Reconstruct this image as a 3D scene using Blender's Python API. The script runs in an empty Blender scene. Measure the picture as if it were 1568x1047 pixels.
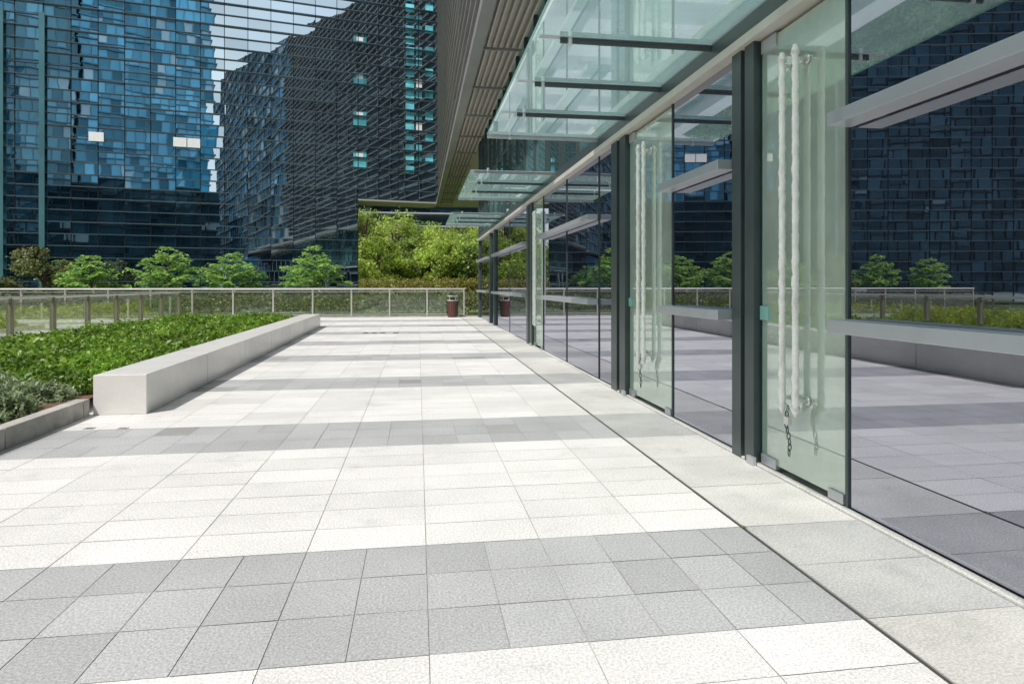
import bpy, math, random
import numpy as np
from mathutils import Vector, Matrix
random.seed(7); rng=np.random.default_rng(7)
R=math.radians
scene=bpy.context.scene
COL=scene.collection

# ------------------------------------------------------------ materials
def newmat(name):
    m=bpy.data.materials.new(name); m.use_nodes=True
    nt=m.node_tree; nt.nodes.clear()
    out=nt.nodes.new('ShaderNodeOutputMaterial')
    return m,nt,out
def N(nt,t,**k):
    n=nt.nodes.new(t)
    for a,b in k.items(): setattr(n,a,b)
    return n
def pos(nt):
    return N(nt,'ShaderNodeNewGeometry').outputs['Position']
def noise(nt,scale,detail=4,vec=None,rough=0.6):
    n=N(nt,'ShaderNodeTexNoise'); n.inputs['Scale'].default_value=scale
    n.inputs['Detail'].default_value=detail; n.inputs['Roughness'].default_value=rough
    nt.links.new(vec or pos(nt),n.inputs['Vector']); return n.outputs['Fac']
def mrange(nt,src,a,b,c,d):
    n=N(nt,'ShaderNodeMapRange')
    for i,v in zip(('From Min','From Max','To Min','To Max'),(a,b,c,d)): n.inputs[i].default_value=v
    nt.links.new(src,n.inputs['Value']); return n.outputs['Result']
def mul(nt,a,b):
    n=N(nt,'ShaderNodeMath',operation='MULTIPLY'); nt.links.new(a,n.inputs[0])
    if isinstance(b,(int,float)): n.inputs[1].default_value=b
    else: nt.links.new(b,n.inputs[1])
    return n.outputs[0]
def scalecol(nt,col,fac):
    n=N(nt,'ShaderNodeVectorMath',operation='SCALE')
    if isinstance(col,tuple): n.inputs[0].default_value=col[:3]
    else: nt.links.new(col,n.inputs[0])
    nt.links.new(fac,n.inputs['Scale']); return n.outputs[0]

def pmat(name,col,rough=0.5,metal=0.0,var=0.12,scale=3.0,bump=0.0,bscale=60,island=0.0,fine=0.0,finescale=120,stain=0.0):
    m,nt,out=newmat(name)
    b=N(nt,'ShaderNodeBsdfPrincipled'); nt.links.new(b.outputs[0],out.inputs[0])
    f=mrange(nt,noise(nt,scale),0.3,0.7,1-var,1+var)
    if fine: f=mul(nt,f,mrange(nt,noise(nt,finescale,2,rough=.8),0.35,0.65,1-fine,1+fine))
    if stain:
        f=mul(nt,f,mrange(nt,noise(nt,2.6,6,rough=.7),0.56,0.68,1,1-stain))
        f=mul(nt,f,mrange(nt,noise(nt,11,5,rough=.75),0.60,0.72,1,1-stain*.9))
    if island:
        g=N(nt,'ShaderNodeNewGeometry')
        f=mul(nt,f,mrange(nt,g.outputs['Random Per Island'],0,1,1-island,1+island))
    nt.links.new(scalecol(nt,col,f),b.inputs['Base Color'])
    b.inputs['Roughness'].default_value=rough; b.inputs['Metallic'].default_value=metal
    if bump:
        bp=N(nt,'ShaderNodeBump'); bp.inputs['Strength'].default_value=bump; bp.inputs['Distance'].default_value=0.004
        nt.links.new(noise(nt,bscale,4),bp.inputs['Height']); nt.links.new(bp.outputs[0],b.inputs['Normal'])
    return m

def mirror_glass(name,base,tint,f0,f1,rough=0.0,island=0.25,wob=0.0,bright=0.0,bcol=(.6,.7,.75)):
    """opaque tinted glass: dark body + tinted mirror reflection rising at grazing"""
    m,nt,out=newmat(name)
    d=N(nt,'ShaderNodeBsdfDiffuse'); d.inputs[0].default_value=(*base,1)
    g=N(nt,'ShaderNodeBsdfGlossy'); g.inputs['Color'].default_value=(*tint,1); g.inputs['Roughness'].default_value=rough
    geo=N(nt,'ShaderNodeNewGeometry')
    if island:
        nt.links.new(scalecol(nt,tint,mrange(nt,geo.outputs['Random Per Island'],0,1,1-island,1.0)),g.inputs['Color'])
        dc=scalecol(nt,base,mrange(nt,geo.outputs['Random Per Island'],0,1,0.5,1.8))
        if bright:
            gt=N(nt,'ShaderNodeMath',operation='GREATER_THAN'); nt.links.new(geo.outputs['Random Per Island'],gt.inputs[0]); gt.inputs[1].default_value=1-bright
            mc=N(nt,'ShaderNodeMixRGB'); nt.links.new(gt.outputs[0],mc.inputs[0]); nt.links.new(dc,mc.inputs[1]); mc.inputs[2].default_value=(*bcol,1); dc=mc.outputs[0]
        nt.links.new(dc,d.inputs[0])
    if wob:
        bp=N(nt,'ShaderNodeBump'); bp.inputs['Strength'].default_value=wob; bp.inputs['Distance'].default_value=0.02
        nt.links.new(noise(nt,0.9,1),bp.inputs['Height']); nt.links.new(bp.outputs[0],g.inputs['Normal'])
    lw=N(nt,'ShaderNodeLayerWeight'); lw.inputs['Blend'].default_value=0.5
    fac=mrange(nt,lw.outputs['Facing'],0,1,f0,f1)
    mx=N(nt,'ShaderNodeMixShader'); nt.links.new(fac,mx.inputs[0])
    nt.links.new(d.outputs[0],mx.inputs[1]); nt.links.new(g.outputs[0],mx.inputs[2])
    nt.links.new(mx.outputs[0],out.inputs[0]); return m

def clear_glass(name,tcol,dcol,dfac,gfac):
    """see-through glass: transparent + a pale diffuse/translucent film + reflection"""
    m,nt,out=newmat(name)
    t=N(nt,'ShaderNodeBsdfTransparent'); t.inputs[0].default_value=(*tcol,1)
    d=N(nt,'ShaderNodeBsdfDiffuse'); d.inputs[0].default_value=(*dcol,1)
    tr=N(nt,'ShaderNodeBsdfTranslucent'); tr.inputs[0].default_value=(*dcol,1)
    g=N(nt,'ShaderNodeBsdfGlossy'); g.inputs['Roughness'].default_value=0.0; g.inputs[0].default_value=(.9,.97,.97,1)
    a=N(nt,'ShaderNodeMixShader'); a.inputs[0].default_value=.5
    nt.links.new(d.outputs[0],a.inputs[1]); nt.links.new(tr.outputs[0],a.inputs[2])
    b=N(nt,'ShaderNodeMixShader')
    nt.links.new(mrange(nt,noise(nt,1.3,4),.3,.7,dfac*.75,dfac*1.25),b.inputs[0])
    nt.links.new(t.outputs[0],b.inputs[1]); nt.links.new(a.outputs[0],b.inputs[2])
    lw=N(nt,'ShaderNodeLayerWeight'); lw.inputs['Blend'].default_value=0.5
    c=N(nt,'ShaderNodeMixShader'); nt.links.new(mrange(nt,lw.outputs['Facing'],0,1,gfac,min(1,gfac+.5)),c.inputs[0])
    nt.links.new(b.outputs[0],c.inputs[1]); nt.links.new(g.outputs[0],c.inputs[2])
    nt.links.new(c.outputs[0],out.inputs[0]); return m

def leafmat(name,c1,c2,clump=1.2,dark=0.45,trans=.4):
    m,nt,out=newmat(name)
    geo=N(nt,'ShaderNodeNewGeometry')
    r=N(nt,'ShaderNodeValToRGB'); r.color_ramp.elements[0].color=(*c1,1); r.color_ramp.elements[1].color=(*c2,1)
    nt.links.new(geo.outputs['Random Per Island'],r.inputs[0])
    col=scalecol(nt,r.outputs[0],mrange(nt,noise(nt,clump,3),.35,.65,dark,1.25))
    d=N(nt,'ShaderNodeBsdfPrincipled'); d.inputs['Roughness'].default_value=.45
    t=N(nt,'ShaderNodeBsdfTranslucent')
    nt.links.new(col,d.inputs['Base Color']); nt.links.new(col,t.inputs[0])
    a=N(nt,'ShaderNodeMixShader'); a.inputs[0].default_value=trans
    nt.links.new(d.outputs[0],a.inputs[1]); nt.links.new(t.outputs[0],a.inputs[2]); nt.links.new(a.outputs[0],out.inputs[0])
    return m

M={}
M['light']=pmat('granite_light',(.645,.632,.61),.55,var=.08,scale=1.1,bump=.3,bscale=160,island=.06,fine=.24,finescale=95,stain=.11)
M['dark']=pmat('granite_grey',(.385,.387,.388),.55,var=.10,scale=1.3,bump=.3,bscale=160,island=.09,fine=.28,finescale=95,stain=.08)
M['dark3']=pmat('granite_dark_grey',(.30,.295,.285),.55,var=.10,scale=1.3,bump=.3,bscale=160,island=.08,fine=.28,finescale=95)
M['strip']=pmat('granite_strip',(.54,.53,.50),.6,var=.14,scale=1.6,bump=.3,bscale=140,island=.07,fine=.24,finescale=95,stain=.14)
M['darks']=pmat('granite_strip_grey',(.41,.41,.395),.6,var=.14,scale=1.6,bump=.3,bscale=140,island=.08,fine=.26,finescale=95,stain=.14)
M['joint']=pmat('joint_mortar',(.33,.315,.295),.9,var=.35,scale=3)
M['gap']=pmat('expansion_gap',(.05,.05,.045),.9)
M['ground']=pmat('asphalt',(.18,.18,.165),.9,scale=.2,var=.2)
M['grass']=pmat('grass_ground',(.10,.15,.04),.9,scale=.6,var=.4)
M['bench']=pmat('bench_stone',(.68,.66,.635),.28,var=.06,scale=2,fine=.05,finescale=120,stain=.07)
M['kerb']=pmat('kerb_concrete',(.36,.345,.32),.8,var=.25,scale=4,bump=.4,bscale=50,stain=.3)
M['soil']=pmat('soil',(.13,.07,.045),.95,var=.4,scale=14,bump=.8,bscale=30)
M['steel']=pmat('steel',(.66,.65,.61),.32,.6,var=.06)
M['olive']=pmat('side_rail_metal',(.25,.24,.17),.4,.3,var=.1)
M['alu']=pmat('brushed_aluminium',(.46,.48,.50),.38,.5,var=.06,scale=2)
M['frame']=pmat('frame_dark_green',(.065,.085,.085),.4,.3,var=.1)
M['beige']=pmat('beam_beige',(.50,.48,.43),.5,var=.08)
M['fin']=pmat('facade_fin',(.11,.16,.20),.35,.4,var=.1,scale=.3)
M['tealfin']=pmat('facade_pilaster',(.10,.24,.28),.35,.3,var=.2,scale=.3)
M['mull']=pmat('facade_mullion',(.02,.03,.04),.4,.3)
M['louvre']=pmat('louvre_metal',(.26,.255,.25),.5,.2,var=.15,scale=.4)
M['louvred']=pmat('louvre_backing',(.06,.08,.10),.35,.0,var=.3,scale=.3)
M['soffit']=pmat('soffit_metal',(.46,.42,.37),.6,var=.1,scale=.5)
M['white']=pmat('lit_pane_white',(.95,.96,.96),.6,var=.02)  # white colour stands in for ceiling lights and bright windows behind the facade glass
M['teal']=pmat('lit_pane_teal',(.13,.48,.56),.3,var=.5,scale=1.2,island=.5)  # bright teal colour stands in for facade panes that look lit
M['plastic']=pmat('plastic_wrap',(.82,.81,.76),.2,var=.10,scale=18,bump=1.0,bscale=45)
M['binbody']=pmat('bin_brown',(.13,.045,.03),.5)
M['black']=pmat('black_rubber',(.02,.02,.02),.6)
M['inter']=pmat('interior_plaster',(.80,.84,.75),.8)
M['facade']=mirror_glass('facade_glass',(.010,.030,.048),(.74,.92,1.0),.82,.98,island=.30,wob=.05)
M['panel']=mirror_glass('tinted_panel_glass',(.016,.020,.026),(.68,.69,.79),.54,.82,island=.0,wob=.0)
M['upper']=mirror_glass('upper_wall_glass',(.14,.27,.27),(.75,.90,.92),.45,.85,island=.3,wob=.05)
M['towerglass']=mirror_glass('tower_glass',(.07,.42,.64),(.5,.8,1.0),.25,.8,island=.75,bright=.06)
M['tealglass']=mirror_glass('teal_tower_glass',(.09,.34,.46),(.5,.75,.85),.25,.8,island=.6,bright=.05)
M['wingglass']=mirror_glass('wing_glass',(.11,.21,.29),(.5,.7,.85),.3,.8,island=.7,bright=.14)
M['lowglass']=mirror_glass('low_block_glass',(.016,.040,.058),(.25,.40,.48),.2,.5,island=.6,bright=.015,bcol=(.3,.4,.45))
M['bluebuild']=mirror_glass('blue_glass',(.12,.35,.48),(.5,.7,.8),.2,.6,island=.5)
M['doorglass']=clear_glass('door_glass',(.84,.94,.87),(.84,.91,.81),.55,.08)  # pale film colour stands in for the bright vestibule behind the doors
M['canopy']=clear_glass('canopy_glass',(.78,.93,.93),(.76,.93,.93),.42,.16)
M['railglass']=clear_glass('rail_glass',(.88,.92,.87),(.5,.52,.42),.05,.06)
M['edge']=pmat('glass_edge',(.20,.42,.38),.2)
M['bark']=pmat('bark',(.14,.11,.08),.9,var=.3,scale=9)
M['leaf_hedge']=leafmat('leaf_hedge',(.09,.24,.02),(.32,.48,.06),1.6,.45)
M['leaf_sage']=leafmat('leaf_sage',(.24,.34,.17),(.50,.58,.36),3,.6)
M['leaf_yel']=leafmat('leaf_yellow',(.32,.42,.02),(.64,.62,.05),1.5,.7)
M['leaf_young']=leafmat('leaf_young',(.16,.36,.06),(.46,.66,.20),1.0,.7,.45)
M['leaf_dull']=leafmat('leaf_dull',(.11,.17,.05),(.28,.29,.12),1.2,.5)
M['leaf_red']=leafmat('leaf_red',(.30,.16,.06),(.28,.38,.08),.6,.6)
M['leaf_big']=leafmat('leaf_big',(.22,.36,.04),(.50,.60,.12),.33,.5,.45)
M['leaf_big2']=leafmat('leaf_big2',(.12,.24,.03),(.34,.44,.09),.33,.45,.45)
M['towfin']=pmat('tower_fin',(.16,.34,.44),.5,var=.2,scale=.1)

# ------------------------------------------------------------ builders
class MB:
    def __init__(s): s.v=[];s.f=[];s.m=[];s.mats=[]
    def mi(s,k):
        if k not in s.mats: s.mats.append(k)
        return s.mats.index(k)
    def quad(s,pts,k):
        n=len(s.v); s.v+= [tuple(p) for p in pts]; s.f.append(tuple(range(n,n+len(pts)))); s.m.append(s.mi(k))
    def box(s,x0,x1,y0,y1,z0,z1,k,T=None):
        c=[(x,y,z) for z in (z0,z1) for y in (y0,y1) for x in (x0,x1)]
        if T: c=[T(*p) for p in c]
        n=len(s.v); s.v+=c; i=s.mi(k)
        for f in ((0,2,3,1),(4,5,7,6),(0,1,5,4),(2,6,7,3),(0,4,6,2),(1,3,7,5)):
            s.f.append(tuple(n+a for a in f)); s.m.append(i)
    def tube(s,pts,rad,k,seg=10,cap=True):
        pts=[Vector(p) for p in pts]
        if not isinstance(rad,(list,tuple)): rad=[rad]*len(pts)
        rings=[]; i=s.mi(k)
        for j,p in enumerate(pts):
            d=(pts[min(j+1,len(pts)-1)]-pts[max(j-1,0)]).normalized()
            a=d.cross(Vector((0,0,1)) if abs(d.z)<.95 else Vector((1,0,0))).normalized(); b=d.cross(a)
            n=len(s.v)
            for q in range(seg):
                t=2*math.pi*q/seg; s.v.append(tuple(p+rad[j]*(math.cos(t)*a+math.sin(t)*b)))
            rings.append(n)
        for j in range(len(rings)-1):
            for q in range(seg):
                q2=(q+1)%seg; s.f.append((rings[j]+q,rings[j]+q2,rings[j+1]+q2,rings[j+1]+q)); s.m.append(i)
        if cap:
            s.f.append(tuple(rings[0]+q for q in range(seg))[::-1]); s.m.append(i)
            s.f.append(tuple(rings[-1]+q for q in range(seg))); s.m.append(i)
    def build(s,name,parent=None,smooth=False,bevel=0):
        me=bpy.data.meshes.new(name); me.from_pydata(s.v,[],s.f)
        for k in s.mats: me.materials.append(M[k])
        me.polygons.foreach_set('material_index',s.m)
        if smooth: me.polygons.foreach_set('use_smooth',[True]*len(s.f))
        me.update(); o=bpy.data.objects.new(name,me); COL.objects.link(o)
        if parent: o.parent=parent
        if bevel:
            b=o.modifiers.new('bevel','BEVEL'); b.width=bevel; b.segments=2; b.limit_method='ANGLE'
        return o
def empty(name):
    e=bpy.data.objects.new(name,None); COL.objects.link(e); return e

def leaves(name,C,size,mat,up=.6,asp=.5,parent=None,outward=None):
    C=np.asarray(C,float); n=len(C)
    nr=rng.normal(size=(n,3)); nr/=np.linalg.norm(nr,axis=1)[:,None]; nr[:,2]+=up
    if outward is not None: nr+=outward
    nr/=np.linalg.norm(nr,axis=1)[:,None]
    t=rng.normal(size=(n,3)); t-= (t*nr).sum(1)[:,None]*nr; t/=np.linalg.norm(t,axis=1)[:,None]
    b=np.cross(nr,t)
    L=(size*rng.uniform(.65,1.3,n))[:,None]
    V=np.empty((n,4,3)); V[:,0]=C-t*L*.5; V[:,1]=C+b*L*asp*.5+nr*L*.08; V[:,2]=C+t*L*.5; V[:,3]=C-b*L*asp*.5+nr*L*.08
    me=bpy.data.meshes.new(name); me.vertices.add(4*n); me.vertices.foreach_set('co',V.ravel())
    me.loops.add(4*n); me.loops.foreach_set('vertex_index',np.arange(4*n,dtype=np.int32))
    me.polygons.add(n); me.polygons.foreach_set('loop_start',np.arange(0,4*n,4,dtype=np.int32))
    me.update(calc_edges=True); me.validate(); me.materials.append(M[mat])
    o=bpy.data.objects.new(name,me); COL.objects.link(o)
    if parent: o.parent=parent
    return o

# ------------------------------------------------------------ camera
F=980.0; TH=R(8.36); H=1.3
cam=bpy.data.cameras.new('camera'); co=bpy.data.objects.new('camera',cam); COL.objects.link(co)
co.location=(0,0,H); co.rotation_euler=(R(90),0,-TH)
cam.lens=36*F/1568; cam.sensor_width=36; cam.shift_y=-87/1568; cam.clip_end=3000; cam.clip_start=.05
scene.camera=co
def at(x,Zc):
    Xc=(x-784)/F*Zc
    return (Zc*math.sin(TH)+Xc*math.cos(TH), Zc*math.cos(TH)-Xc*math.sin(TH))

# ------------------------------------------------------------ ground
g=MB(); g.quad([(-900,-900,-.03),(900,-900,-.03),(900,900,-.03),(-900,900,-.03)],'ground'); g.build('ground')
g=MB(); g.quad([(-60,28,-.02),(30,28,-.02),(60,160,-.02),(-60,160,-.02)],'grass'); g.build('lawn')

# ------------------------------------------------------------ pavement (slabs)
XG=2.47; XJ=1.726; YEND=27.0
pv=MB()
pv.quad([(-13,-4,-.004),(XG+.2,-4,-.004),(XG+.2,YEND,-.004),(-13,YEND,-.004)],'joint')
pv.quad([(XJ-.008,-4,-.0025),(XJ+.008,-4,-.0025),(XJ+.008,YEND,-.0025),(XJ-.008,YEND,-.0025)],'gap')
def slab(x0,x1,y0,y1,k):
    gp=random.uniform(.0013,.0024)
    z=[random.uniform(-.0006,.0006) for _ in range(4)]
    pv.quad([(x0+gp,y0+gp,z[0]),(x1-gp,y0+gp,z[1]),(x1-gp,y1-gp,z[2]),(x0+gp,y1-gp,z[3])],k)
y=2.27-6.0
def seg_x(w,a,b,org,merge=0):
    xs=[a]; k=math.floor((a-org)/w)+1
    while org+k*w<b-.02:
        if org+k*w>a+.02 and not (merge and k%2 and random.random()<merge): xs.append(org+k*w)
        k+=1
    xs.append(b); return xs
while y<YEND:
    for r in range(3):
        y0=y+r*.32; y1=min(y0+.32,YEND)
        if y0>=YEND: break
        xs=seg_x(.288,-13,XJ-.01,.04,.10)
        for a,b in zip(xs,xs[1:]): slab(a,b,y0,y1,'dark3' if random.random()<(.25 if b-a>.4 else .03) else 'dark')
    yy=y+.96
    for r in range(7):
        y0=yy+r*2.04/7; y1=min(y0+2.04/7,YEND)
        if y0>=YEND: break
        xs=seg_x(.576,-13,XJ-.01,.04)
        for a,b in zip(xs,xs[1:]): slab(a,b,y0,y1,'light')
    for a,b,kk in ((y,y+.48,'darks'),(y+.48,y+.96,'darks'),(y+.96,y+1.64,'strip'),(y+1.64,y+2.32,'strip'),(y+2.32,y+3.0,'strip')):
        if a<YEND: slab(XJ+.01,XG-.06,a,min(b,YEND),kk)
    y+=3.0
pv.build('pavement')
C=[]
for (yy,n) in ((3.22,22),(6.4,10),(9.7,10)):
    for i in range(n): C.append((XJ+random.gauss(0,.008),yy+random.gauss(0,.015),random.uniform(0,.012)))
leaves('weed',C,.012,'leaf_hedge')
dr=MB()
for xx in (560,573,586,606):
    X,Y=at(xx,17.4); dr.box(X-.07,X+.07,Y-.09,Y+.09,-.002,.006,'black')
dr.build('drain_grate')
dr=MB()
for xx in (137,188):
    X,Y=at(xx,5.80); dr.box(X-.04,X+.04,Y-.04,Y+.04,-.002,.005,'alu'); dr.box(X-.03,X+.03,Y-.006,Y+.006,.005,.0065,'black')
dr.build('floor_drain_cover')

# ------------------------------------------------------------ stone bench wall
bw=MB(); ang=math.atan2(-.30,13.6)
def TB(x,y,z): return (-2.71+x*math.cos(ang)+y*math.sin(ang), 6.93+y*math.cos(ang), z)
yy=0
for L in (2.05,2.05,2.1,2.1,2.1,2.1,1.2):
    bw.box(-.5,0,yy,yy+L-.012,0,.40,'bench',TB); yy+=L
bw.box(-.48,-.02,.05,yy-.06,0,.39,'joint',TB)
bw.build('stone_bench',bevel=.006)
kb=MB(); yy=-4
while yy<6.9:
    kb.box(-3.36,-3.23,yy,min(yy+1.2,6.92)-.01,-.01,.17,'kerb'); yy+=1.2
for k in range(20): kb.box(-7.35,-7.22,-4+k*1.25,-4+k*1.25+1.24,-.01,.12,'kerb')
kb.box(-7.22,-3.6,20.3,20.42,-.01,.2,'kerb')
kb.build('planter_kerb',bevel=.008)
sl=MB(); n=30
zf=lambda x,y:.09+.03*math.sin(x*3.1+y*1.7)+.02*math.sin(y*5.3-x*4)
for i in range(n):
    for j in range(60):
        x0=-7.22+i*(3.86/n); x1=x0+3.86/n; y0=-4+j*24.3/60; y1=y0+24.3/60
        sl.quad([(x0,y0,zf(x0,y0)),(x1,y0,zf(x1,y0)),(x1,y1,zf(x1,y1)),(x0,y1,zf(x0,y1))],'soil')
sl.build('planter_soil',smooth=True)
def hedge(name,x0,x1,y0,y1,z0,z1,n,size,mat,edge=.3,asp=.5,amp=1.0):
    X=rng.uniform(x0,x1,n); Y=rng.uniform(y0,y1,n)
    h=.5+.5*np.sin(X*4.1+1.3*np.sin(Y*3.2))*np.sin(Y*4.7+X); h2=np.sin(X*11+Y*7)*np.sin(Y*13-X*5)
    ed=np.minimum.reduce([X-x0,x1-X,Y-y0,y1-Y])/edge; ed=np.clip(ed,0,1)**.5
    top=z0+(z1-z0)*(.25+.75*ed)*(1-.26*amp+.20*amp*h+.10*amp*h2)
    u=1-rng.random(n)**2.2*.75
    Z=z0+(top-z0)*np.clip(u+rng.normal(0,.06,n),.05,1.25)
    return leaves(name,np.stack([X,Y,Z],1),size,mat,up=.6,asp=asp)
hedge('hedge',-7.1,-3.45,8.0,20.2,.08,.50,50000,.08,'leaf_hedge',amp=1.6)
hedge('low_hedge',-7.0,-4.4,5.2,8.4,.08,.46,16000,.07,'leaf_hedge',amp=1.6)
hedge('front_hedge',-4.8,-3.55,7.35,8.4,.08,.40,6000,.06,'leaf_hedge',edge=.15,amp=1.5)
C=[]
for cx,cy,r,h in [(-4.15,6.9,.42,.46),(-4.75,7.2,.45,.5),(-4.5,6.4,.45,.46),(-3.8,6.6,.24,.30),(-5.2,7.4,.45,.48),(-3.75,7.15,.24,.30),(-4.1,5.9,.35,.4),(-3.65,5.95,.2,.25)]:
    n=2300; v=rng.normal(size=(n,3)); v/=np.linalg.norm(v,axis=1)[:,None]; v[:,2]=abs(v[:,2]); rr=rng.random(n)**.35*(1+.25*np.sin(v[:,0]*9)*np.sin(v[:,1]*8))
    C.append(np.stack([cx+v[:,0]*r*rr,cy+v[:,1]*r*rr,.08+v[:,2]*(h-.08)*rr],1))
leaves('sage_shrub',np.concatenate(C),.07,'leaf_sage',up=.4,asp=.30)
hedge('yellow_hedge',-12.0,-9.7,4,26,-.02,.66,24000,.13,'leaf_yel',edge=.5)
hedge('boundary_hedge',-24,8,28.3,31,-.02,1.0,24000,.16,'leaf_dull',amp=1.6)

# ------------------------------------------------------------ railings
def railing(name,P,Q,sp,top,k='steel',pw=.03):
    e=empty(name); P=Vector(P);Q=Vector(Q); L=(Q-P).length; d=(Q-P)/L; n=max(1,round(L/sp)); nrm=Vector((-d.y,d.x,0))
    m=MB(); gl=MB()
    T=lambda a,b,z:(P.x+d.x*a+nrm.x*b,P.y+d.y*a+nrm.y*b,z)
    for i in range(n+1):
        a=i*L/n
        m.box(a-.03,a+.03,-pw,pw,0,top-.06,k,T); m.box(a-.07,a+.07,-pw-.04,pw+.04,0,.015,k,T)
        m.box(a-.012,a+.012,-.045,.045,top-.16,top-.04,k,T)
        if i<n:
            gl.box(a+.06,a+L/n-.06,-.006,.006,.12,top-.16,'railglass',T)
            m.box(a+.03,a+L/n-.03,-.012,.012,.085,.115,k,T); m.box(a+.03,a+L/n-.03,-.012,.012,top-.15,top-.125,k,T)
    m.tube([T(-.05,0,top-.03),T(L+.05,0,top-.03)],.036,'steel',12)
    m.box(-.1,L+.1,-.1,.1,-.02,.045,'kerb',T)
    m.build('posts_and_rail',e); gl.build('glass_panes',e)
railing('railing',(-21,26.75,0),(1.9,26.75,0),1.5,1.17)
railing('side_railing',(-9.2,-1.25,0),(-9.2,26.5,0),1.75,1.03,'olive',.07)

# ------------------------------------------------------------ litter bin
e=empty('litter_bin'); bx,by=at(693,26.0)
b=MB()
def octo(r,z0,z1,k,seg=16): b.tube([(bx,by,z0),(bx,by,z1)],r,k,seg)
octo(.19,0,.05,'black'); octo(.21,.05,.66,'binbody'); octo(.225,.66,.70,'steel')
for q in range(4):
    t=q*math.pi/2+.7; b.box(bx+.17*math.cos(t)-.015,bx+.17*math.cos(t)+.015,by+.17*math.sin(t)-.015,by+.17*math.sin(t)+.015,.70,.84,'steel')
octo(.15,.70,.78,'black'); octo(.225,.84,.88,'steel'); octo(.12,.88,.92,'black')
for q in range(20):
    t=q*2*math.pi/20; b.box(bx+.212*math.cos(t)-.008,bx+.212*math.cos(t)+.008,by+.212*math.sin(t)-.008,by+.212*math.sin(t)+.008,.08,.63,'black')
b.build('body',e)

# ------------------------------------------------------------ entrance glass wall
wall=empty('entrance_glass_wall')
pn=MB(); fr=MB(); bars=MB(); gl=MB()
ZT=3.07
darks=[(-3,3.39),(4.68,5.97),(7.82,8.54),(8.54,10.48),(10.48,12.5),(14.2,17.2),(17.2,20.3),(21.8,25.6)]
doors=[(3.39,4.32),(5.97,7.24),(12.5,13.5)]
posts=[(4.32,4.68),(7.24,7.82),(13.5,14.2),(20.3,21.8)]
for a,b in darks:
    t=random.uniform(-.003,.003) if b>4 else 0
    pn.quad([(XG+t,a+.012,.02),(XG-t,b-.012,.02),(XG-t,b-.012,ZT),(XG+t,a+.012,ZT)],'panel')
    fr.box(XG-.012,XG+.05,b-.012,b+.01,0.0,ZT,'frame'); fr.box(XG-.012,XG+.05,a-.01,a+.012,0.0,ZT,'frame')
    fr.box(XG+.006,XG+.06,a,b,0,.02,'black')
for a,b in [(-3,3.39),(4.68,5.97),(8.54,12.5),(14.2,20.3),(21.8,25.6)]:
    for z0 in (1.03,2.20):
        bars.box(XG-.17,XG-.02,a+.0,b-.05 if b<3.5 else b-.02,z0,z0+.075,'alu')
        for q in (a+.25,b-.25): bars.box(XG-.02,XG,q-.03,q+.03,z0+.01,z0+.06,'alu')
for a,b in doors:
    gl.box(XG-.006,XG+.006,a+.02,b-.015,.05,ZT-.03,'doorglass')
    gl.box(XG-.007,XG+.007,b-.014,b-.008,.05,ZT-.03,'edge')
    fr.box(XG-.02,XG+.02,b-.20,b-.01,.02,.09,'alu'); fr.box(XG-.02,XG+.02,b-.20,b-.01,ZT-.11,ZT-.02,'alu')
    fr.box(XG-.02,XG+.02,a+.02,a+.16,.02,.08,'alu')
    fr.box(XG-.018,XG+.018,b-.10,b+.01,1.05,1.15,'edge')
for a,b in posts:
    w=(b-a)
    if w<1:
        fr.box(XG-.06,XG+.10,a+.02,a+.02+w*.36,0,ZT,'frame'); fr.box(XG-.06,XG+.10,b-w*.42,b-.015,0,ZT,'frame')
        fr.box(XG+.03,XG+.06,a,b,0,ZT,'frame')
        fr.box(XG-.09,XG-.062,a-.02,a+.07,.0,.06,'alu')
    else:
        fr.box(XG-.06,XG+.08,a,a+.25,0,ZT,'frame'); pn.quad([(XG,a+.25,.02),(XG,b-.2,.02),(XG,b-.2,ZT),(XG,a+.25,ZT)],'panel'); fr.box(XG-.06,XG+.08,b-.2,b,0,ZT,'frame')
fr.box(XG-.10,XG+.05,-3,25.6,ZT,ZT+.07,'beige')
fr.box(XG-.08,XG+.05,-3,25.6,ZT+.07,ZT+.22,'frame')
fr.box(XG-.055,XG-.006,-3,25.6,-.003,.012,'strip')
fr.box(XG-.06,XG+.1,25.6,25.75,0,7.1,'frame')
pn.build('tinted_panels',wall); fr.build('frames',wall,bevel=.002); bars.build('push_bars',wall,bevel=.003)
gl.build('door_leaves',wall)
it=MB()
it.quad([(XG+.08,-3,.004),(6,-3,.004),(6,25.6,.004),(XG+.08,25.6,.004)],'inter')
it.quad([(4.1,-3,0),(4.1,25.6,0),(4.1,25.6,3.1),(4.1,-3,3.1)],'inter')
it.quad([(XG+.08,-3,3.1),(XG+.08,25.6,3.1),(6,25.6,3.1),(6,-3,3.1)],'inter')
it.build('vestibule',wall)

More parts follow.
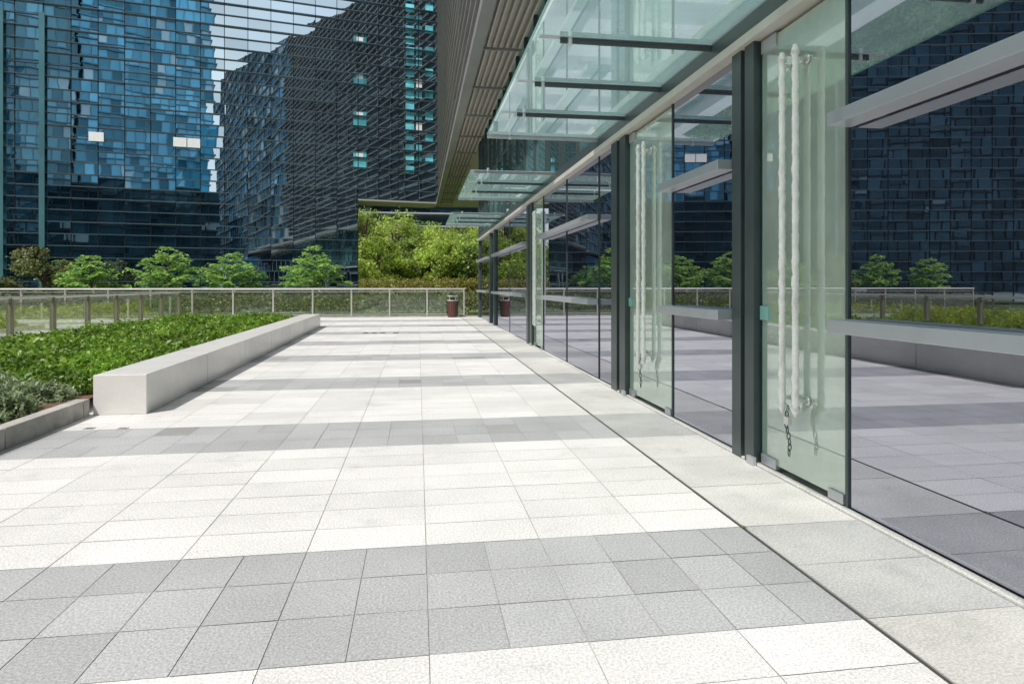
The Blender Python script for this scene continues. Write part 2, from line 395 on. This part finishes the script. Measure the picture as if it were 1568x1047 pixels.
def handle_set(yc,chain,gapy=.075):
    e=empty('door_pull_handle'); h=MB()
    for sx in (-1,1):
        for yo in (-gapy,gapy):
            X=XG+sx*.095; z0,z1=.50,2.80
            pts=[]; rad=[]
            for i in range(110):
                z=z0+(z1-z0)*i/109
                pts.append((X+.0015*math.sin(i*1.1),yc+yo+.0015*math.cos(i*1.3),z)); rad.append(.021+.0022*math.sin(i*.8)*math.sin(i*1.7+yo*40)+random.uniform(-.001,.0014))
            h.tube(pts,rad,'plastic',12)
            for z in (z0+.06,z1-.06):
                h.tube([(X,yc+yo,z),(XG+sx*.008,yc+yo,z)],.014,'steel',10)
                h.tube([(XG+sx*.02,yc+yo,z),(XG+sx*.007,yc+yo,z)],.03,'steel',14)
            h.tube([(X,yc+yo,z0+.02),(X+.01,yc+yo+.02,z0-.04)],[.03,.012],'plastic',10)
            h.tube([(X,yc+yo,z1-.03),(X+.004,yc+yo+.01,z1+.03)],[.03,.016],'plastic',10)
    h.build('tubes',e,smooth=True)
    if chain:
        c=MB()
        for i in range(9):
            z=.50-.035*i; p=[]
            for q in range(13):
                t=2*math.pi*q/12; u=.011*math.cos(t); w=.024*math.sin(t)
                p.append((XG-.10+(u if i%2 else 0),yc+.02*math.sin(i*.7)+(0 if i%2 else u),z+w))
            c.tube(p,.0035,'frame',6,cap=False)
        c.box(XG-.115,XG-.085,yc-.025,yc+.025,.40,.45,'steel')
        c.tube([(XG-.1,yc-.016,.45),(XG-.1,yc-.016,.48),(XG-.1,yc,.495),(XG-.1,yc+.016,.48),(XG-.1,yc+.016,.45)],.004,'steel',6)
        c.build('chain_and_padlock',e)
handle_set(3.84,True); handle_set(6.62,True,.085); handle_set(13.0,False,.09)

# ------------------------------------------------------------ glass canopies
def canopy(y0,y1,n):
    e=empty('glass_canopy'); c=MB(); g=MB(); z=3.27; xo=.9
    st=(y1-y0)/n
    for i in range(n):
        g.box(xo,XG-.02,y0+i*st+.008,y0+(i+1)*st-.008,z,z+.015,'canopy')
        g.box(xo-.004,xo+.004,y0+i*st+.008,y0+(i+1)*st-.008,z-.002,z+.017,'edge')
    for i in range(n+1):
        yy=y0+i*st
        c.box(xo+.22 if 0<i<n else xo,XG-.02,yy-.010,yy+.010,z-.045,z-.004,'alu' if i in(0,n) else 'frame')
        c.box(xo+.05,XG-.02,yy-.03,yy+.03,z-.003,z-.001,'alu')
        c.tube([(xo+.3,yy,z-.05),(xo+.3,yy,z+.05)],.022,'steel',10)
    g.build('glass',e); c.build('brackets',e)
canopy(.5,8.35,7); canopy(11.0,14.5,3); canopy(17.5,21.0,3)

# ------------------------------------------------------------ wing building above the doors (sloping roofline)
wing=empty('louvred_office_wing')
YA,YB,ZB,XW=-75,45.2,7.1,1.4
RH=lambda yy:28+(27-yy)*.214
w=MB()
ys=np.arange(YA,YB,3.0)
for yy in ys:
    y1=min(yy+3.0,YB); z=ZB; near = yy>-4
    while z<RH(y1):
        z1a=min(z+1.79,RH(yy)); z1b=min(z+1.79,RH(y1))
        t=random.uniform(-.006,.006)
        w.quad([(XW+.1+t,yy,z),(XW+.1-t,y1,z),(XW+.1-t,y1,z1b),(XW+.1+t,yy,z1a)],'louvred' if near else 'wingglass'); z+=1.8
z=ZB; k=0
while z<RH(YA):
    ye=min(YB,27-(z-28)/.214)
    if ye>-4:
        w.box(XW-.10,XW+.09,-4,ye,z,z+.07,'louvre')
    if k%3==0: w.box(XW-.10,XW+.09,YA,min(ye,-4),z,z+.12,'louvre')
    z+=.6; k+=1
for yy in ys: w.box(XW-.02,XW+.09,yy-.04,yy+.04,ZB,RH(yy),'louvre')
w.box(XW-.14,XW+.12,YA,YB,ZB-.22,ZB,'louvre')
w.quad([(XW+.1,YA,ZB-.02),(16,YA,ZB-.02),(16,YB+2.5,ZB-.02),(XW+.1,YB+2.5,ZB-.02)],'soffit')
x=XW+.2
while x<2.42:
    w.box(x,x+.035,-20,YB,ZB-.20,ZB-.03,'soffit'); x+=.15
yy=-18
while yy<YB: w.box(XW+.12,XG-.02,yy,yy+.05,ZB-.26,ZB-.2,'louvre'); yy+=3
w.quad([(XW,YA,RH(YA)),(XW,YB,RH(YB)),(20,YB,RH(YB)),(20,YA,RH(YA))],'soffit')
w.quad([(XW+.1,YA,ZB),(20,YA,ZB),(20,YA,RH(YA)),(XW+.1,YA,RH(YA))],'wingglass')
w.quad([(XW+.1,YB+2.5,ZB-.02),(20,YB+2.5,ZB-.02),(20,YB+2.5,RH(YB)),(XW+.1,YB+2.5,RH(YB))],'lowglass')
w.build('louvred_face',wing)
u=MB(); yy=-74.0
while yy<25.6:
    y1=min(yy+1.25,25.6)
    if yy>-6:
        for za,zb in ((3.3,5.1),(5.12,7.08)):
            t=random.uniform(-.004,.004)
            u.quad([(XG+.03+t,yy,za),(XG+.03-t,y1,za),(XG+.03-t,y1,zb),(XG+.03+t,yy,zb)],'upper')
        u.box(XG-.02,XG+.05,yy-.025,yy+.025,3.3,7.08,'frame')
    yy+=1.25
u.box(XG-.03,XG+.05,-6,25.6,5.08,5.14,'frame')
for k in range(24): u.quad([(XG+.03,-3-3*(k+1),0),(XG+.03,-3-3*k-.05,0),(XG+.03,-3-3*k-.05,7.08),(XG+.03,-3-3*(k+1),7.08)],'panel')
u.quad([(XG+.1,25.6,0),(14,25.6,0),(14,25.6,7.08),(XG+.1,25.6,7.08)],'lowglass')
u.build('lower_wall',wing)

# ------------------------------------------------------------ dark glass office facade
off=empty('glass_office_building')
P0=Vector((1.37,45.28)); ra=R(11.5); Ld=Vector((-math.cos(ra),-math.sin(ra))); Nd=Vector((math.sin(ra),-math.cos(ra)))
def TF(s,d,z): return (P0.x+Ld.x*s+Nd.x*d, P0.y+Ld.y*s+Nd.y*d, z)
def s_of(x):
    a=math.tan(math.atan((x-784)/F)); dx=math.sin(TH)+a*math.cos(TH); dy=math.cos(TH)-a*math.sin(TH)
    det=dx*(-Ld.y)-dy*(-Ld.x)
    t=(P0.x*(-Ld.y)-P0.y*(-Ld.x))/det
    s=(t*dx-P0.x)/Ld.x
    return s,t
SG=s_of(548)[0]
f=MB(); SL=64; PH=.70; ZTOP=38
PW=SG/4
s=0.0; k=0
while s<SL:
    s1=s+PW
    z=ZB if k<4 else ZB-PH*10
    while z<ZTOP:
        tz=random.gauss(0,.0016); ts=random.gauss(0,.0020)
        f.quad([TF(s,-tz-ts,z),TF(s1,-tz+ts,z),TF(s1,tz+ts,z+PH),TF(s,tz-ts,z+PH)],'facade'); z+=PH
    s=s1; k+=1
z=ZB; k=0
while z<ZTOP:
    f.box(-.05,SL,.02,.18 if k%2 else .12,z-.018,z+.022,'fin',TF); z+=PH; k+=1
z=ZB-PH; k=1
while z>.0:
    f.box(SG,SL,.02,.18 if k%2 else .12,z-.018,z+.022,'fin',TF); z-=PH; k+=1
s=0; k=0
while s<SL:
    f.box(s-.018,s+.018,.015,.05,ZB if k<4 else 0,ZTOP,'mull',TF); s+=PW; k+=1
for xx,ww,zz in ((66,.14,17),(4,.10,17)):
    s0=s_of(xx)[0]; f.box(s0-ww,s0+ww,.19,.26,0,zz,'tealfin',TF)
f.box(-.2,SG,-2.5,.20,ZB-.12,ZB-.03,'soffit',TF)
f.box(SG+.01,SL,-8,-.05,-.1,ZTOP,'mull',TF); f.box(-.05,SG-.0,-2.4,-.05,ZB,ZTOP,'mull',TF)
def pane(x0,x1,y0,y1,kk,d=.025):
    s0,t0=s_of(x0); s1,t1=s_of(x1); t=(t0+t1)/2
    za=H+(436-y1)*t/F; zb=H+(436-y0)*t/F
    f.quad([TF(s0,d,za),TF(s1,d,za),TF(s1,d,zb),TF(s0,d,zb)],kk)
pane(137,160,203,217,'white',.19); pane(266,307,212,226,'white',.19); pane(286.3,287.3,212,226,'mull',.195)
for a,b in ((55,68),(112,133),(170,196),(232,258)):
    pane(541,561,a,b,'teal'); pane(546,556,a+2,a+8,'white',.03)
for j in range(17):
    yy=-10+j*16.5
    pane(621,634,yy,yy+12,'teal')
    if j%3!=1: pane(637,646,yy,yy+12,'white' if j%4==0 else 'teal')
    if j%2: pane(651,663,yy,yy+12,'teal')
f.build('curtain_wall',off)

# ------------------------------------------------------------ city behind the camera (seen mirrored in the glass)
def block(name,x0,x1,y0,y1,h,fl,pw,glass,finm,finw=.5,rnd=.01):
    e=empty(name); m=MB()
    for (A,B) in (((x0,y1),(x1,y1)),((x1,y1),(x1,y0)),((x0,y0),(x0,y1))):
        A=Vector(A);B=Vector(B); L=(B-A).length; d=(B-A)/L; nn=max(1,round(L/pw))
        for i in range(nn):
            a=A+d*(i*L/nn); b=A+d*((i+1)*L/nn); z=0
            while z<h-.1:
                t=random.gauss(0,rnd); q=random.gauss(0,rnd)
                nx,ny=-d.y,d.x
                m.quad([(a.x+nx*t,a.y+ny*t,z),(b.x-nx*t,b.y-ny*t,z),(b.x+nx*q,b.y+ny*q,z+fl*.97),(a.x-nx*q,a.y-ny*q,z+fl*.97)],glass); z+=fl
    z=0
    while z<=h+.1: m.box(x0-finw,x1+finw,y0-finw,y1+finw,z-.18,z+.12,finm); z+=fl
    m.quad([(x0,y0,h),(x1,y0,h),(x1,y1,h),(x0,y1,h)],finm)
    for i in range(int(abs(x1-x0)/pw)+1): m.box(x0+i*pw-.08,x0+i*pw+.08,y1,y1+.25,0,h,finm)
    m.build('glazing_and_floors',e)
block('low_office_block',-95,-2,-62,-44,19,1.9,2.4,'lowglass','mull',.25)
block('blue_glass_tower',-27,4,-142,-112,112,3.6,2.2,'towerglass','towfin',.4,.03)
block('teal_glass_tower',-50,-28,-142,-114,104,3.6,2.2,'tealglass','towfin',.4,.03)
block('added_reflection_block',-110,-47,-100,-66,72,3.6,3.0,'lowglass','mull',.4,.03)  # added out-of-view block, there to darken what the entrance panels mirror
block('blue_office_block',-14,30,150,165,20.5,3.0,2.5,'bluebuild','alu',.2)

# ------------------------------------------------------------ trees
def young_tree(x,Zc,topy,wpx,name='young_tree',mat='leaf_young',dens=1.0):
    X,Y=at(x,Zc); h=H+(436-topy)*Zc/F; r=wpx*Zc/F/2
    e=empty(name); t=MB()
    t.tube([(X,Y,-.03),(X+.03,Y,h*.4),(X-.02,Y+.02,h*.92)],[.055,.04,.012],'bark',8)
    C=[];nt=6
    for k in range(nt):
        u=k/(nt-1); z=h*(.36+.58*u); rr=r*(1.08-.80*u**1.4)*(.8+.3*random.random())
        nb=7 if u<.8 else 4
        for b in range(nb):
            a=b*2*math.pi/nb+random.random()*.9+k; L=rr*random.uniform(.65,1.15)
            p0=Vector((X,Y,z)); p2=p0+Vector((math.cos(a)*L,math.sin(a)*L,L*random.uniform(.15,.5))); p1=p0.lerp(p2,.5)+Vector((0,0,.12*L))
            t.tube([p0,p1,p2],[.016,.011,.005],'bark',5,cap=False)
            m=int(66*dens*L/r*1.2)
            for q in range(m):
                v=random.random()**.5; c=p0.lerp(p1,v*2) if v<.5 else p1.lerp(p2,v*2-1)
                side=random.gauss(0,.10*r+.04)
                C.append((c.x-math.sin(a)*side,c.y+math.cos(a)*side,c.z-abs(side)*.4+random.gauss(0,.02)))
    t.build('trunk_and_limbs',e,smooth=True)
    leaves('crown',C,.21,mat,up=1.8,asp=.42,parent=e)
young_tree(258,30,376,104); young_tree(356,30.5,386,90); young_tree(480,30.5,376,100); young_tree(138,30,390,90)
young_tree(-60,30,380,90); young_tree(-190,30,384,90)
def crown_tree(X,Y,h,r,mat,nl,size,name='broadleaf_tree',low=.25,nc=26):
    e=empty(name); t=MB()
    t.tube([(X,Y,-.03),(X+.1,Y,h*.3),(X-.1,Y+.1,h*.62),(X,Y,h*.85)],[.035*h,.026*h,.016*h,.006*h],'bark',9)
    C=[];O=[]
    for k in range(nc):
        a=random.random()*6.28; u=random.random(); z=h*(low+(.93-low)*u); prof=math.sin(math.pi*min(1,.18+.78*u))**.6
        d=r*prof*random.uniform(.35,.95); c=Vector((X+math.cos(a)*d,Y+math.sin(a)*d,z)); cr=r*random.uniform(.18,.36)
        t.tube([(X,Y,max(h*.2,z-h*.2)),((X+c.x)/2,(Y+c.y)/2,z-h*.06),c],[.012*h,.008*h,.003*h],'bark',6,cap=False)
        m=nl//nc; v=rng.normal(size=(m,3)); v/=np.linalg.norm(v,axis=1)[:,None]; rad=rng.random(m)**.45*(1+.2*rng.normal(size=m))
        pp=np.array(c)+v*rad[:,None]*cr*np.array([1,1,.72]); C.append(pp); O.append(v*.5)
    t.build('trunk_and_limbs',e,smooth=True)
    leaves('crown',np.concatenate(C),size,mat,up=.4,asp=.6,parent=e,outward=np.concatenate(O))
X,Y=at(65,30.5); crown_tree(X,Y,3.2,1.7,'leaf_dull',7500,.15,'osmanthus_tree',.12,34)
for (x,Zc,ty,r,mt) in [(560,86,318,5.0,'leaf_big'),(604,92,322,5.8,'leaf_big'),(640,98,338,5.6,'leaf_big2'),(672,90,344,5.2,'leaf_big'),(708,94,344,5.8,'leaf_big'),(745,88,344,5.4,'leaf_big'),(625,83,366,4.0,'leaf_big2'),(690,81,366,4.2,'leaf_big'),(580,80,362,3.8,'leaf_big'),(530,88,335,5,'leaf_big2'),(655,80,380,3.4,'leaf_big'),(725,80,374,3.6,'leaf_big2')]:
    X,Y=at(x,Zc); crown_tree(X,Y,H+(436-ty)*Zc/F,r,mt,6500,.36,low=.15,nc=36)
hedge('shrub_mass',-11,14,75,78,-.02,2.1,7000,.30,'leaf_red')
hedge('distant_trees',-60,70,118,132,0,10,16000,1.0,'leaf_big2')

# ------------------------------------------------------------ light
el,az=R(56),R(225)
sv=Vector((math.sin(az)*math.cos(el),math.cos(az)*math.cos(el),math.sin(el)))
sun=bpy.data.lights.new('sun','SUN'); sun.energy=4.1; sun.angle=R(.8); sun.color=(1,.965,.91)
so=bpy.data.objects.new('sun',sun); COL.objects.link(so); so.rotation_euler=sv.to_track_quat('Z','Y').to_euler(); so.location=(0,0,60)
wd=bpy.data.worlds.new('World'); scene.world=wd; wd.use_nodes=True; nt=wd.node_tree
bg=nt.nodes.get('Background') or nt.nodes.new('ShaderNodeBackground')
sk=nt.nodes.new('ShaderNodeTexSky'); sk.sky_type='NISHITA'; sk.sun_disc=False; sk.sun_elevation=el; sk.sun_rotation=az; sk.dust_density=3; sk.air_density=1.0
tc=nt.nodes.new('ShaderNodeTexCoord'); mp=nt.nodes.new('ShaderNodeMapping'); mp.inputs['Scale'].default_value=(1,1,2.5)
nt.links.new(tc.outputs['Generated'],mp.inputs[0])
cn=nt.nodes.new('ShaderNodeTexNoise'); cn.inputs['Scale'].default_value=2.2; cn.inputs['Detail'].default_value=7; nt.links.new(mp.outputs[0],cn.inputs['Vector'])
cr=nt.nodes.new('ShaderNodeMapRange'); cr.inputs['From Min'].default_value=.32; cr.inputs['From Max'].default_value=.62; cr.inputs['To Min'].default_value=.35; cr.inputs['To Max'].default_value=.97
nt.links.new(cn.outputs['Fac'],cr.inputs['Value'])
mx=nt.nodes.new('ShaderNodeMixRGB'); nt.links.new(cr.outputs[0],mx.inputs[0]); nt.links.new(sk.outputs[0],mx.inputs[1]); mx.inputs[2].default_value=(7.6,7.8,8.2,1)
nt.links.new(mx.outputs[0],bg.inputs[0]); bg.inputs[1].default_value=.135
scene.view_settings.view_transform='Standard'; scene.view_settings.look='None'; scene.view_settings.exposure=0
